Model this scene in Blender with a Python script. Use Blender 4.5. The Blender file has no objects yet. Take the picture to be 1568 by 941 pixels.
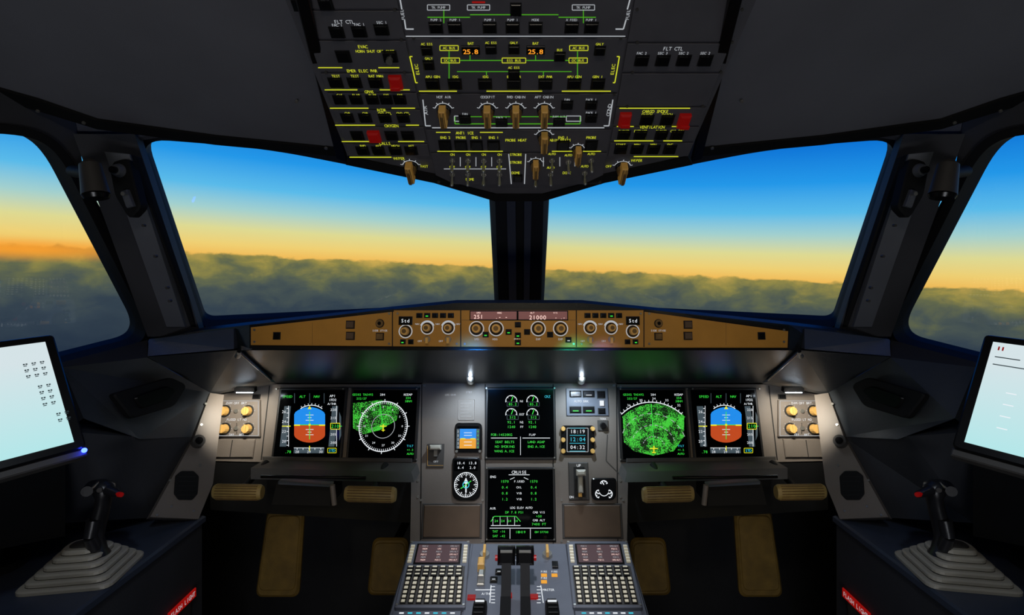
import bpy, math, random
from mathutils import Vector as V
from mathutils.geometry import tessellate_polygon
random.seed(4)
F=784.;CX=795.;CY=429.;ZC=1.30
def W(px,py,Y): return V(((px-CX)/F*Y, Y, ZC-(py-CY)/F*Y))
def lin(c):
    return tuple(((x/255)/12.92 if x/255<=.04045 else ((x/255+.055)/1.055)**2.4) for x in c)
def mx(px): return 1590-px
scene=bpy.context.scene
scene.view_settings.view_transform='Standard'
try: scene.view_settings.look='None'
except Exception: pass

# ---------------------------------------------------------------- materials
def mat(name,rgb,rough=.5,metal=0.,em=None,es=0.,noise=0.,ns=30.,bump=0.,spec=.5):
    m=bpy.data.materials.new(name); m.use_nodes=True
    nt=m.node_tree; bs=nt.nodes['Principled BSDF']
    c=lin(rgb)
    bs.inputs['Base Color'].default_value=(*c,1)
    bs.inputs['Roughness'].default_value=rough
    bs.inputs['Metallic'].default_value=metal
    bs.inputs['Specular IOR Level'].default_value=spec
    if em is not None:
        bs.inputs['Emission Color'].default_value=(*lin(em),1)
        bs.inputs['Emission Strength'].default_value=es
    if noise>0 or bump>0:
        tc=nt.nodes.new('ShaderNodeTexCoord'); nz=nt.nodes.new('ShaderNodeTexNoise')
        nz.inputs['Scale'].default_value=ns; nz.inputs['Detail'].default_value=5
        nt.links.new(tc.outputs['Object'],nz.inputs['Vector'])
        if noise>0:
            cr=nt.nodes.new('ShaderNodeValToRGB')
            cr.color_ramp.elements[0].position=.3; cr.color_ramp.elements[1].position=.7
            cr.color_ramp.elements[0].color=(*[x*(1-noise) for x in c],1)
            cr.color_ramp.elements[1].color=(*[min(1,x*(1+noise)) for x in c],1)
            nt.links.new(nz.outputs['Fac'],cr.inputs[0]); nt.links.new(cr.outputs[0],bs.inputs['Base Color'])
        if bump>0:
            n2=nt.nodes.new('ShaderNodeTexNoise'); n2.inputs['Scale'].default_value=500
            nt.links.new(tc.outputs['Object'],n2.inputs['Vector'])
            bp=nt.nodes.new('ShaderNodeBump'); bp.inputs['Strength'].default_value=bump; bp.inputs['Distance'].default_value=.001
            nt.links.new(n2.outputs['Fac'],bp.inputs['Height']); nt.links.new(bp.outputs[0],bs.inputs['Normal'])
    return m
def emi(name,rgb,s=1.):
    return mat(name,(5,5,5),.6,0,rgb,s)
wallM=mat('dark_liner',(52,53,58),.7,noise=.15,ns=8,bump=.3)
bandM=mat('upper_liner',(86,87,94),.7,noise=.12,ns=8,bump=.3)
ceilM=mat('ceiling_liner',(108,107,114),.8,noise=.1,ns=5,bump=.3)
postM=mat('post_grey',(92,95,102),.5,noise=.1,ns=12,bump=.2)
blkM=mat('black_rubber',(14,14,15),.7,bump=.1,spec=.3)
blkG=mat('black_gloss',(12,12,13),.25)
gripM=mat('grip_black',(34,34,37),.32,bump=.1)
conM=mat('console_top',(58,66,82),.4,noise=.1,ns=15,bump=.2)
pedalM=mat('pedal_ochre',(112,90,38),.6,noise=.2,ns=40,bump=.4)
panM=mat('panel_grey_brown',(118,109,101),.5,noise=.05,ns=20,bump=.25)
panD=mat('panel_dark',(64,61,58),.55,noise=.08,ns=20,bump=.2)
seamM=mat('seam_black',(10,10,10),.7)
brwM=mat('door_brown',(92,74,58),.5,noise=.1,ns=30)
fcuM=mat('faceplate_amber_lit',(158,116,48),.5,em=(150,100,28),es=.13,noise=.08,ns=25,bump=.2)  # warm amber lighting put into the base colour plus a faint self-glow
ovhM=mat('overhead_plate',(84,82,88),.6,noise=.1,ns=25,bump=.2)
shdM=mat('glareshield_black',(27,34,38),.34,noise=.12,ns=20,bump=.3)
gusM=mat('gusset_grey',(62,66,71),.45,noise=.1,ns=14,bump=.3)
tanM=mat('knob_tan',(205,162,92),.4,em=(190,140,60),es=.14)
tanD=mat('knob_tan_shade',(120,92,50),.5,noise=.2,ns=80)
silM=mat('switch_metal',(190,188,180),.3,metal=.8)
crmM=mat('cream_boot',(172,166,152),.42,noise=.05,ns=30)
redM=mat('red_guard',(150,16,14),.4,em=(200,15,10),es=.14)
scrM=mat('display_glass',(4,5,6),.12,spec=.3)
bezM=mat('display_bezel',(38,37,37),.4,bump=.1)
pedM=mat('pedestal_plate',(96,100,110),.4,noise=.08,ns=25,bump=.2)
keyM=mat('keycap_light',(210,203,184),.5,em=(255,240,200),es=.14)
ribM=mat('footrest_ochre',(168,142,82),.5,noise=.15,ns=50)
whE=emi('lamp_white',(235,240,245),1.0); whD=emi('legend_white',(195,200,205),.75)
yeE=emi('legend_yellow',(222,228,50),.85); grE=emi('legend_green',(60,235,70),.9)
yeB=emi('pointer_yellow',(235,230,40),1.0)
grD=emi('line_green',(85,185,35),.7)
amE=emi('legend_amber',(255,150,40),1.5); cyE=emi('legend_cyan',(60,210,235),.9)
skE=emi('horizon_blue',(30,140,235),1.0); eaE=emi('horizon_brown',(190,72,28),1.0)
tpE=emi('tape_grey',(70,84,92),.9); lcM=emi('lcd_rose',(125,80,78),.75); pkE=emi('lcd_text',(255,215,205),1.2)
mcM=emi('lcd_brown',(84,62,66),.8); orE=emi('horizon_orange',(235,160,40),1.0)
blE=emi('led_blue',(40,60,255),16.); ledE=emi('led_white',(225,240,255),25.)
redE=emi('red_sign',(190,20,15),.5)

def radar(name,thr,sc):
    m=bpy.data.materials.new(name); m.use_nodes=True; nt=m.node_tree; bs=nt.nodes['Principled BSDF']
    bs.inputs['Base Color'].default_value=(.002,.004,.002,1)
    tc=nt.nodes.new('ShaderNodeTexCoord'); nz=nt.nodes.new('ShaderNodeTexNoise'); n2=nt.nodes.new('ShaderNodeTexNoise')
    nz.inputs['Scale'].default_value=sc; nz.inputs['Detail'].default_value=3
    n2.inputs['Scale'].default_value=420; n2.inputs['Detail'].default_value=2
    nt.links.new(tc.outputs['Object'],nz.inputs[0]); nt.links.new(tc.outputs['Object'],n2.inputs[0])
    a=nt.nodes.new('ShaderNodeMath'); a.operation='MULTIPLY_ADD'; a.inputs[1].default_value=1.1
    nt.links.new(n2.outputs['Fac'],a.inputs[0]); nt.links.new(nz.outputs['Fac'],a.inputs[2])
    cr=nt.nodes.new('ShaderNodeValToRGB'); e=cr.color_ramp.elements
    e[0].position=thr-.03; e[0].color=(.003,.014,.003,1); e[1].position=min(1,thr+.07); e[1].color=(*lin((70,210,62)),1)
    sb=nt.nodes.new('ShaderNodeMath'); sb.operation='SUBTRACT'; sb.inputs[1].default_value=.15
    nt.links.new(a.outputs[0],sb.inputs[0]); nt.links.new(sb.outputs[0],cr.inputs[0]); nt.links.new(cr.outputs[0],bs.inputs['Emission Color'])
    bs.inputs['Emission Strength'].default_value=.95
    return m
rad1=radar('radar_echo_sparse',.88,30); rad2=radar('radar_echo_dense',.88,45)
def tabmat():
    m=bpy.data.materials.new('tablet_screen'); m.use_nodes=True; nt=m.node_tree; bs=nt.nodes['Principled BSDF']
    bs.inputs['Base Color'].default_value=(.02,.02,.02,1); bs.inputs['Roughness'].default_value=.2
    tc=nt.nodes.new('ShaderNodeTexCoord'); sp=nt.nodes.new('ShaderNodeSeparateXYZ'); cr=nt.nodes.new('ShaderNodeValToRGB')
    nt.links.new(tc.outputs['Generated'],sp.inputs[0]); nt.links.new(sp.outputs[2],cr.inputs[0])
    e=cr.color_ramp.elements; e[0].position=.3; e[0].color=(*lin((172,230,232)),1); e[1].position=.85; e[1].color=(*lin((212,226,230)),1)
    nt.links.new(cr.outputs[0],bs.inputs['Emission Color']); bs.inputs['Emission Strength'].default_value=1
    return m
tabE=tabmat()
ink=emi('tablet_ink',(45,60,66),.6)

# ---------------------------------------------------------------- frames + builder
class Fr:
    def __init__(s,o,u,v):
        s.o=V(o); s.u=V(u).normalized(); v=V(v); s.v=(v-s.u*v.dot(s.u)).normalized(); s.n=s.u.cross(s.v)
    def q(s,px,py):
        d=V(((px-CX)/F,1,-(py-CY)/F)); C=V((0,0,ZC)); t=(s.o-C).dot(s.n)/d.dot(s.n)
        p=C+d*t-s.o; return (p.dot(s.u),p.dot(s.v))
    def p(s,a,b,d=0): return s.o+s.u*a+s.v*b+s.n*d
    def k(s,px,py):
        a=s.q(px-1,py);b=s.q(px+1,py);c=s.q(px,py-1);d=s.q(px,py+1)
        return (math.hypot(b[0]-a[0],b[1]-a[1])/2, math.hypot(c[0]-d[0],c[1]-d[1])/2)
    def off(s,d): return Fr(s.o+s.n*d,s.u,s.v)
G={}
def glyph(c):
    if c in G: return G[c]
    cu=bpy.data.curves.new('g','FONT'); cu.body=c; cu.resolution_u=2
    ob=bpy.data.objects.new('g',cu); scene.collection.objects.link(ob)
    dg=bpy.context.evaluated_depsgraph_get(); me=bpy.data.meshes.new_from_object(ob.evaluated_get(dg))
    vs=[(v.co.x,v.co.y) for v in me.vertices]; fs=[tuple(p.vertices) for p in me.polygons]
    bpy.data.objects.remove(ob); bpy.data.curves.remove(cu); bpy.data.meshes.remove(me)
    if vs:
        x0=min(v[0] for v in vs); x1=max(v[0] for v in vs); cxx=(x0+x1)/2
        vs=[((x-cxx)/.7,y/.7-.5) for x,y in vs]
    G[c]=(vs,fs); return G[c]
def rnd(pts,r,n=6):
    out=[]; N=len(pts)
    if not isinstance(r,(list,tuple)): r=[r]*N
    for i in range(N):
        p=V(pts[i]); a=V(pts[i-1]); b=V(pts[(i+1)%N])
        if r[i]<=0: out.append(tuple(p)); continue
        da=(a-p); db=(b-p); ra=min(r[i],da.length*.45); rb=min(r[i],db.length*.45)
        A=p+da.normalized()*ra; Bq=p+db.normalized()*rb
        for j in range(n+1):
            t=j/n; out.append(tuple(A*(1-t)**2+p*2*t*(1-t)+Bq*t*t))
    return out
ROOT=scene.collection
class B:
    def __init__(s): s.v=[];s.f=[];s.m=[];s.ms=[];s.sm=[]
    def add(s,vs,fs,m,sm=False):
        o=len(s.v); s.v+= [V(x) for x in vs]
        if m not in s.ms: s.ms.append(m)
        k=s.ms.index(m)
        for f in fs: s.f.append(tuple(i+o for i in f)); s.m.append(k); s.sm.append(sm)
    def prism(s,fr,pts,d0,d1,m,c=0):
        n=len(pts); 
        ar=sum(pts[i][0]*pts[(i+1)%n][1]-pts[(i+1)%n][0]*pts[i][1] for i in range(n))
        if ar<0: pts=pts[::-1]
        loops=[[fr.p(a,b,d0) for a,b in pts]]
        if c>0:
            cx=sum(p[0] for p in pts)/n; cy=sum(p[1] for p in pts)/n
            w=max(p[0] for p in pts)-min(p[0] for p in pts); h=max(p[1] for p in pts)-min(p[1] for p in pts)
            loops.append([fr.p(a,b,d1-c) for a,b in pts])
            fx=max(.1,1-2*c/w); fy=max(.1,1-2*c/h)
            loops.append([fr.p(cx+(a-cx)*fx,cy+(b-cy)*fy,d1) for a,b in pts])
        else: loops.append([fr.p(a,b,d1) for a,b in pts])
        vs=[p for l in loops for p in l]; fs=[]
        for L in range(len(loops)-1):
            for i in range(n):
                j=(i+1)%n; fs.append((L*n+i,L*n+j,(L+1)*n+j,(L+1)*n+i))
        fs.append(tuple(range((len(loops)-1)*n,len(loops)*n))); fs.append(tuple(range(n-1,-1,-1)))
        s.add(vs,fs,m)
    def P(s,fr,pp,d0,d1,m,c=0): s.prism(fr,[fr.q(*p) for p in pp],d0,d1,m,c)
    def box(s,fr,a,b,w,h,d0,d1,m,c=0,rot=0):
        co,si=math.cos(rot),math.sin(rot)
        pts=[(a+x*co-y*si,b+x*si+y*co) for x,y in ((-w/2,-h/2),(w/2,-h/2),(w/2,h/2),(-w/2,h/2))]
        s.prism(fr,pts,d0,d1,m,c)
    def R(s,fr,px,py,w,h,d0,d1,m,c=0,rot=0):
        a,b=fr.q(px,py); kx,ky=fr.k(px,py); s.box(fr,a,b,w*kx,h*ky,d0,d1,m,c,rot)
    def cyl(s,fr,a,b,r,d0,d1,m,r2=None,n=20,sm=True):
        r2=r if r2 is None else r2
        vs=[fr.p(a+r*math.cos(t),b+r*math.sin(t),d0) for t in [2*math.pi*i/n for i in range(n)]]
        vs+=[fr.p(a+r2*math.cos(t),b+r2*math.sin(t),d1) for t in [2*math.pi*i/n for i in range(n)]]
        s.add(vs,[(i,(i+1)%n,n+(i+1)%n,n+i) for i in range(n)],m,sm)
        s.add(vs[n:],[tuple(range(n))],m)
    def C(s,fr,px,py,r,d0,d1,m,r2=None,n=20,sm=True):
        a,b=fr.q(px,py); k=fr.k(px,py)[0]; s.cyl(fr,a,b,r*k,d0,d1,m,None if r2 is None else r2*k,n,sm)
    def poly(s,fr,pp,d,m): s.add([fr.p(*fr.q(*p),d) for p in pp],[tuple(range(len(pp)))],m)
    def rect(s,fr,px,py,w,h,d,m):
        a,b=fr.q(px,py); kx,ky=fr.k(px,py); w*=kx/2;h*=ky/2
        s.add([fr.p(a-w,b-h,d),fr.p(a+w,b-h,d),fr.p(a+w,b+h,d),fr.p(a-w,b+h,d)],[(0,1,2,3)],m)
    def line(s,fr,pp,w,d,m):
        for i in range(len(pp)-1):
            a=V(pp[i]);b=V(pp[i+1]);t=(b-a)
            if t.length<1e-6: continue
            t.normalize(); nn=V((-t.y,t.x))*w/2
            s.poly(fr,[tuple(a+nn),tuple(b+nn),tuple(b-nn),tuple(a-nn)],d,m)
    def frame(s,fr,px,py,w,h,t,d,m):
        x0,x1,y0,y1=px-w/2,px+w/2,py-h/2,py+h/2
        s.line(fr,[(x0,y0),(x1,y0),(x1,y1),(x0,y1),(x0,y0)],t,d,m)
    def arc(s,fr,px,py,r0,r1,a0,a1,d,m,n=28):
        a,b=fr.q(px,py); k=fr.k(px,py)[0]; vs=[];
        for i in range(n+1):
            t=math.radians(a0+(a1-a0)*i/n)
            vs+=[fr.p(a+r0*k*math.cos(t),b+r0*k*math.sin(t),d),fr.p(a+r1*k*math.cos(t),b+r1*k*math.sin(t),d)]
        s.add(vs,[(2*i,2*i+1,2*i+3,2*i+2) for i in range(n)],m)
    def ticks(s,fr,px,py,r0,r1,a0,a1,n,w,d,m):
        a,b=fr.q(px,py); k=fr.k(px,py)[0]
        for i in range(n):
            t=math.radians(a0+(a1-a0)*i/max(1,n-1)); c,si=math.cos(t),math.sin(t); q=w*k/2
            s.add([fr.p(a+r0*k*c-q*si,b+r0*k*si+q*c,d),fr.p(a+r0*k*c+q*si,b+r0*k*si-q*c,d),
                   fr.p(a+r1*k*c+q*si,b+r1*k*si-q*c,d),fr.p(a+r1*k*c-q*si,b+r1*k*si+q*c,d)],[(0,1,2,3)],m)
    def T(s,fr,px,py,tx,h,m,d,rot=False,bold=1.0):
        a,b=fr.q(px,py); kx,ky=fr.k(px,py); adv=.82*h; n=len(tx); x=-(n-1)/2*adv
        for c in tx:
            if c!=' ':
                vs,fs=glyph(c)
                if rot: s.add([fr.p(a-gy*h*kx,b+(x+gx*h)*ky,d) for gx,gy in vs],fs,m)
                else: s.add([fr.p(a+(x+gx*h*bold)*kx,b+gy*h*ky,d) for gx,gy in vs],fs,m)
            x+=adv
    def tube(s,p0,p1,r0,r1,m,n=12):
        p0=V(p0);p1=V(p1);d=(p1-p0).normalized(); u=d.orthogonal().normalized(); fr=Fr(p0,u,d.cross(u))
        if fr.n.dot(d)<0: fr=Fr(p0,d.cross(u),u)
        L=(p1-p0).length; s.cyl(fr,0,0,r0,0,L,m,r1,n); s.cyl(fr,0,0,r0,1e-5,0,m,r0,n)
    def loft(s,loops,m,sm=True,caps=True):
        n=len(loops[0]); vs=[p for l in loops for p in l]; fs=[]
        for L in range(len(loops)-1):
            for i in range(n):
                j=(i+1)%n; fs.append((L*n+i,L*n+j,(L+1)*n+j,(L+1)*n+i))
        s.add(vs,fs,m,sm)
        if caps: s.add(loops[0],[tuple(range(n-1,-1,-1))],m); s.add(loops[-1],[tuple(range(n))],m)
    def slab(s,pts,th,m):
        th=V(th); n=len(pts); vs=[V(p) for p in pts]+[V(p)+th for p in pts]
        s.add(vs,[tuple(range(n)),tuple(range(2*n-1,n-1,-1))]+[(i,(i+1)%n,n+(i+1)%n,n+i) for i in range(n)],m)
    def hole(s,fr,outer,hole,d0,d1,m):
        tr=tessellate_polygon([[V((x,y,0)) for x,y in outer],[V((x,y,0)) for x,y in hole]])
        al=list(outer)+list(hole); n=len(al); no=len(outer); nh=len(hole)
        vs=[fr.p(a,b,d1) for a,b in al]+[fr.p(a,b,d0) for a,b in al]
        fs=[tuple(t) for t in tr]+[tuple(i+n for i in t) for t in tr]
        fs+=[(i,(i+1)%no,n+(i+1)%no,n+i) for i in range(no)]
        fs+=[(no+i,no+(i+1)%nh,n+no+(i+1)%nh,n+no+i) for i in range(nh)]
        s.add(vs,fs,m)
    def build(s,name,mirror=False):
        vs=s.v; fs=s.f
        if mirror: vs=[V((-v.x,v.y,v.z)) for v in vs]; fs=[f[::-1] for f in fs]
        lo=V([min(v[i] for v in vs) for i in range(3)]); hi=V([max(v[i] for v in vs) for i in range(3)]); c=(lo+hi)/2
        me=bpy.data.meshes.new(name); me.from_pydata([v-c for v in vs],[],fs)
        for m in s.ms: me.materials.append(m)
        me.polygons.foreach_set('material_index',s.m); me.polygons.foreach_set('use_smooth',s.sm); me.update()
        ob=bpy.data.objects.new(name,me); ob.location=c; ROOT.objects.link(ob)
        return ob

# ---------------------------------------------------------------- planes
MP=Fr((0,1.38,ZC-(595-CY)/F*1.38),(1,0,0),V((0,.10,.363)))
FC=Fr(W(795,532,1.10),(1,0,0),W(795,475,1.11)-W(795,532,1.10))
OP=Fr(W(795,270,1.0),(1,0,0),W(795,0,.72)-W(795,270,1.0))
PD=Fr(W(795,832,1.27),(1,0,0),W(795,832,1.27)-W(795,935,1.07))

# ---------------------------------------------------------------- shell
A_=W(765,458,1.6);B_=W(757,297,1.42);D_=W(310,497,1.3)
FL=Fr(A_,A_-D_,B_-A_)
E_=W(222,500,1.2);G_=W(0,500,.955);H_=W(60,212,.93)
SL=Fr(E_,E_-G_,H_-G_)
fl_hole=rnd([FL.q(*p) for p in [(211,209),(400,224),(545,252),(758,297),(766,476),(311,501)]],[.055,.3,.3,.02,.01,.025],8)
fl_outer=[(FL.q(795,480)[0],-.2),(FL.q(795,297)[0],FL.q(757,297)[1]+.25),(FL.q(757,297)[0]-.9,FL.q(757,297)[1]+.25),(FL.q(200,200)[0]-.02,FL.q(200,200)[1]+.03),(FL.q(262,500)[0],-.2)]
b=B(); b.hole(FL,fl_outer,fl_hole,-.05,0,bandM)
def ringoff(h,t):
    cx=sum(p[0] for p in h)/len(h); cy=sum(p[1] for p in h)/len(h)
    out=[]
    n=len(h)
    for i in range(n):
        a=V(h[i-1]);c=V(h[(i+1)%n]);d=(c-a)
        if d.length<1e-7: d=V((1,0))
        nn=V((d.y,-d.x)).normalized(); p=V(h[i])
        if nn.dot(p-V((cx,cy)))<0: nn=-nn
        out.append(tuple(p+nn*t))
    return out
def gasket(b,fr,h,t,d0,d1,m):
    o2=ringoff(h,t); n=len(h)
    vs=[fr.p(*p,d1) for p in h]+[fr.p(*p,d1) for p in o2]+[fr.p(*p,d0) for p in h]+[fr.p(*p,d0) for p in o2]
    fs=[]
    for i in range(n):
        j=(i+1)%n; fs+=[(i,j,n+j,n+i),(i,2*n+i,2*n+j,j),(n+i,n+j,3*n+j,3*n+i)]
    b.add(vs,fs,m)
gasket(b,FL,ringoff(fl_hole,-.0015),.016,-.052,.008,blkM)
b.slab([W(92,150,.95),W(255,160,1.0),W(255,202,1.03),W(205,211,1.02),W(110,216,.985),W(92,206,.975)],(0,.02,0),bandM)
b.build('wall_front'); b.build('wall_front',mirror=True)
sl_hole=rnd([SL.q(*p) for p in [(-300,195),(40,203),(88,232),(224,500),(214,524),(95,556),(-300,661)]],[.02,.05,.05,.04,.03,.05,.02],6)
so=[(.055,-.42),(.055,0.0),(SL.q(118,222)[0]+.03,.30),(SL.q(100,222)[0],.42),(-.95,.42),(-.95,-.42)]
b=B(); b.hole(SL,so,sl_hole,-.05,0,wallM); gasket(b,SL,ringoff(sl_hole,-.0015),.016,-.052,.008,blkM)
b.build('wall_left'); b.build('wall_right',mirror=True)
# glass
gm=bpy.data.materials.new('window_glass'); gm.use_nodes=True; nt=gm.node_tree; nt.nodes.clear()
ou=nt.nodes.new('ShaderNodeOutputMaterial'); mi=nt.nodes.new('ShaderNodeMixShader'); tr=nt.nodes.new('ShaderNodeBsdfTransparent'); gl=nt.nodes.new('ShaderNodeBsdfGlossy'); fn=nt.nodes.new('ShaderNodeFresnel')
gl.inputs['Roughness'].default_value=.01; fn.inputs[0].default_value=1.5
nt.links.new(fn.outputs[0],mi.inputs[0]); nt.links.new(tr.outputs[0],mi.inputs[1]); nt.links.new(gl.outputs[0],mi.inputs[2]); nt.links.new(mi.outputs[0],ou.inputs[0])
k=1
for fr,h in ((FL,fl_hole),(SL,sl_hole)):
    for mir in (False,True):
        b=B(); b.add([fr.p(*p,-.03) for p in ringoff(h,.004)],[tuple(range(len(h)))],gm); b.build('window_%d'%k,mirror=mir); k+=1
# centre post
b=B()
def post(x0,x1,Yt,Yb,m,y0=278,y1=478):
    b.slab([W(x0[0],y0,Yt),W(x1[0],y0,Yt),W(x1[1],y1,Yb),W(x0[1],y1,Yb)],(0,.06,0),m)
post((757,764),(833,828),1.34,1.50,blkM)
post((775,780),(789,791),1.31,1.47,wallM); post((803,802),(815,810),1.31,1.47,wallM)
b.build('windshield_post')
# corner posts
b=B()
b.slab([W(112,205,.965),W(206,205,1.0),W(309,515,1.2),W(226,515,1.15)],(-.02,.05,0),wallM)
b.slab([W(160,232,.955),W(198,236,.975),W(283,500,1.17),W(255,500,1.15)],(0,.02,0),postM)
b.slab([W(200,236,.97),W(210,240,.985),W(300,500,1.185),W(292,500,1.18)],(0,.012,0),blkM)
CPf=Fr(W(195,280,.985),(1,0,0),V((-.25,-.1,1)))
b.P(CPf,rnd([(172,248),(203,244),(222,318),(205,336),(182,300)],8),-.01,.012,blkM,.003)
b.C(CPf,190,262,11,.01,.022,postM,8); b.C(CPf,190,262,5,.022,.03,blkG)
b.R(CPf,206,305,10,26,.01,.022,postM,.003,rot=.3)
b.C(CPf,206,298,3,.02,.03,silM)
for (x,y) in ((222,345),(240,392),(258,440),(262,460)): b.C(CPf,x,y,2.2,.0,.006,panD,n=10)
b.build('window_corner_post'); b.build('window_corner_post',mirror=True)
# reading lamp on the post
b=B()
b.tube(W(112,262,.955),W(140,266,.90),.011,.011,blkM)
b.tube(W(138,252,.90),W(147,298,.895),.016,.021,panD,18); b.tube(W(147,298,.895),W(148,304,.895),.021,.018,blkG,18)
b.tube(W(136,245,.90),W(138,253,.90),.008,.015,panD,16)
b.build('reading_lamp'); b.build('reading_lamp',mirror=True)

# ceiling side panels
P1=W(430,0,.72);P2=W(520,228,1.03);P3=W(0,145,.88)
CL=Fr(P1,P3-P2,P1-P2)
if CL.n.z>0: CL=Fr(P1,-(P3-P2),P1-P2)
b=B()
b.P(CL,[(432,-160),(522,232),(330,214),(150,190),(60,160),(0,145),(-420,60),(-420,-160)],-.03,0,ceilM)
b.build('ceiling_side_panel'); b.build('ceiling_side_panel',mirror=True)
b=B()
b.P(CL,[(-420,66),(-420,50),(0,133),(60,150),(150,181),(330,206),(520,225),(523,236),(330,218),(150,194),(60,166),(0,150)],.0005,.006,blkM)
b.P(CL,[(418,-160),(440,-160),(535,238),(519,232)],.0005,.02,blkG,.004)
for (x,y) in ((455,150),(500,222),(60,165),(130,183)): b.C(CL,x,y,2.5,.006,.009,silM,n=10)
b.build('trim_1'); b.build('trim_2',mirror=True)
# rest of shell
XY=Fr((0,0,0),(1,0,0),(0,1,0))
b=B(); b.box(XY,0,.3,2.7,3.26,-.04,0,wallM); b.build('floor')
b=B(); b.box(XY,0,-.46,2.7,1.74,1.90,1.94,ceilM)
b.slab([(-1.35,.665,1.765),(1.35,.665,1.765),(1.35,.40,1.90),(-1.35,.40,1.90)],(0,0,.04),ceilM); b.build('ceiling')
YZ=Fr((0,-1.3,0),(1,0,0),(0,0,1))
b=B(); b.box(YZ,0,.97,2.7,1.94,0,.04,wallM); b.build('wall_back')
b=B(); b.slab([(-1.33,-1.3,0),(-1.33,.5,0),(-1.33,.5,1.95),(-1.33,-1.3,1.95)],(.03,0,0),wallM)
b.slab([(-1.33,.3,0),(-1.33,1.95,0),(-1.33,1.95,.95),(-1.33,.3,.95)],(.03,0,0),wallM)
b.slab([(-1.33,.25,.9),(-1.33,.55,.9),(-1.15,.55,1.9),(-1.15,.25,1.9)],(-.03,0,0),wallM)
b.slab([(-1.35,.3,.86),(-1.28,.3,.86),(-.95,1.2,.86),(-.87,1.42,.86),(-1.35,1.42,.86)],(0,0,.02),wallM)
b.slab([(-1.35,1.15,.95),(-.93,1.22,.95),(-.80,1.44,1.0),(-.80,1.93,1.0),(-1.35,1.93,.95)],(0,0,.03),wallM)
b.build('wall_left_aft'); b.build('wall_right_aft',mirror=True)
b=B(); b.slab([(-1.35,1.9,0),(1.35,1.9,0),(1.35,1.9,1.1),(-1.35,1.9,1.1)],(0,.03,0),wallM)
b.slab([(-.82,1.44,1.03),(.82,1.44,1.03),(.82,1.92,1.03),(-.82,1.92,1.03)],(0,0,.02),wallM); b.build('wall_footwell')

# ---------------------------------------------------------------- glareshield
b=B()
GB=[(232,517),(312,501),(386,492),(600,469),(700,459)]
top=[W(x,y,Y) for (x,y),Y in zip(GB,(1.17,1.165,1.125,1.12,1.12))]
line=top+[V((-p.x,p.y,p.z)) for p in top[::-1]]
def tofl(p):
    q=V((-abs(p.x),p.y,p.z-.02)); t=(FL.o-q).dot(FL.n)/FL.n.y; return V((p.x,max(p.y+.01,q.y+t-.02),q.z))
far=[tofl(p) for p in line]
n=len(line)
b.add(line+far,[(i,i+1,n+i+1,n+i) for i in range(n-1)],shdM)
low=[V((p.x,p.y-.012,p.z-.006)) for p in line]
b.add(line+low,[(i,n+i,n+i+1,i+1) for i in range(n-1)],shdM,True)
low2=[W(232,546,1.14),W(312,540,1.12),W(386,535,1.10),W(600,536,1.10),W(700,536,1.10)]
low2=low2+[V((-p.x,p.y,p.z)) for p in low2[::-1]]
b.add(low+low2,[(i,n+i,n+i+1,i+1) for i in range(n-1)],shdM)
rows=[]
for t in (0,.25,.5,.75,1):
    yy=536+(586-536)*t; YY=1.095+(1.375-1.095)*t-.03*math.sin(math.pi*t)
    rows.append([W(x0+(x1-x0)*t,yy,YY) for x0,x1 in ((362,412),(500,510),(640,645),(795,795),(950,945),(1090,1080),(1228,1178))])
vs=[p for r in rows for p in r]; m_=len(rows[0])
b.add(vs,[(r*m_+i,r*m_+i+1,(r+1)*m_+i+1,(r+1)*m_+i) for r in range(4) for i in range(m_-1)],shdM,True)
for s_ in (1,-1):
    def X(p): return V((p.x*s_,p.y,p.z))
    b.slab([X(W(228,519,1.16)),X(W(358,503,1.118)),X(W(358,534,1.095)),X(W(226,545,1.13))],(0,.02,0),gusM)
    b.slab([X(W(362,536,1.09)),X(W(415,584,1.30)),X(W(322,601,1.30)),X(W(226,546,1.13))],(0,.03,-.01),gusM)
    b.tube(X(W(366,537,1.085)),X(W(414,580,1.29)),.004,.004,blkG)
    b.tube(X(W(364,545,1.10)),X(W(366,541,1.085)),.006,.004,silM)
b.build('glareshield')

# ---------------------------------------------------------------- autopilot control panel
b=B()
fc=[(386,501),(604,477),(604,475),(985,475),(985,477),(1205,507),(1204,532),(985,532),(604,530),(386,528)]
b.P(FC,[(382,498),(602,472),(988,472),(1209,503),(1208,536),(382,533)],-.02,.0,blkM)
b.P(FC,fc,0,.006,fcuM,.001)
d=.0062
for x in (602,706,882,985): b.line(FC,[(x,475),(x,531)],1.6,d,seamM)
b.line(FC,[(706,490),(882,490)],.8,d,tanD)
for x0,w in ((756,70),(831,74)):
    b.R(FC,x0,483,w+3,15,.004,.008,blkG,.001); b.rect(FC,x0,483,w,12,.0084,lcM)
b.T(FC,733,485,'251',6,pkE,.0088);b.T(FC,768,485,'.- -',6,pkE,.0088);b.T(FC,823,486,'21000',6.5,pkE,.0088);b.T(FC,857,486,'- .-',5,pkE,.0088)
for x,t in ((733,'SPD'),(765,'HDG'),(815,'ALT'),(850,'V/S')): b.T(FC,x,479,t,2.6,pkE,.0088)
def rotary(b,fr,x,y,r,hgt,ring=True,m=tanM):
    if ring: b.arc(fr,x,y,r+.6,r+2,0,360,.0065,whD)
    b.C(fr,x,y,r,.006,.009,seamM,r*.95); b.C(fr,x,y,r*.74,.009,.009+hgt,m,r*.64); b.C(fr,x,y,r*.4,.009+hgt,.0095+hgt,tanD)
    b.ticks(fr,x,y,r*.62,r*.76,0,345,16,1,.0092+hgt*.5,tanD)
for x in (730,760,824,858): rotary(b,FC,x,503,9.5,.016)
for x in (730,758,792,824,858): b.T(FC,x,519,random.choice(['PULL','SPD','HDG','EXP']),3,whD,d)
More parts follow.
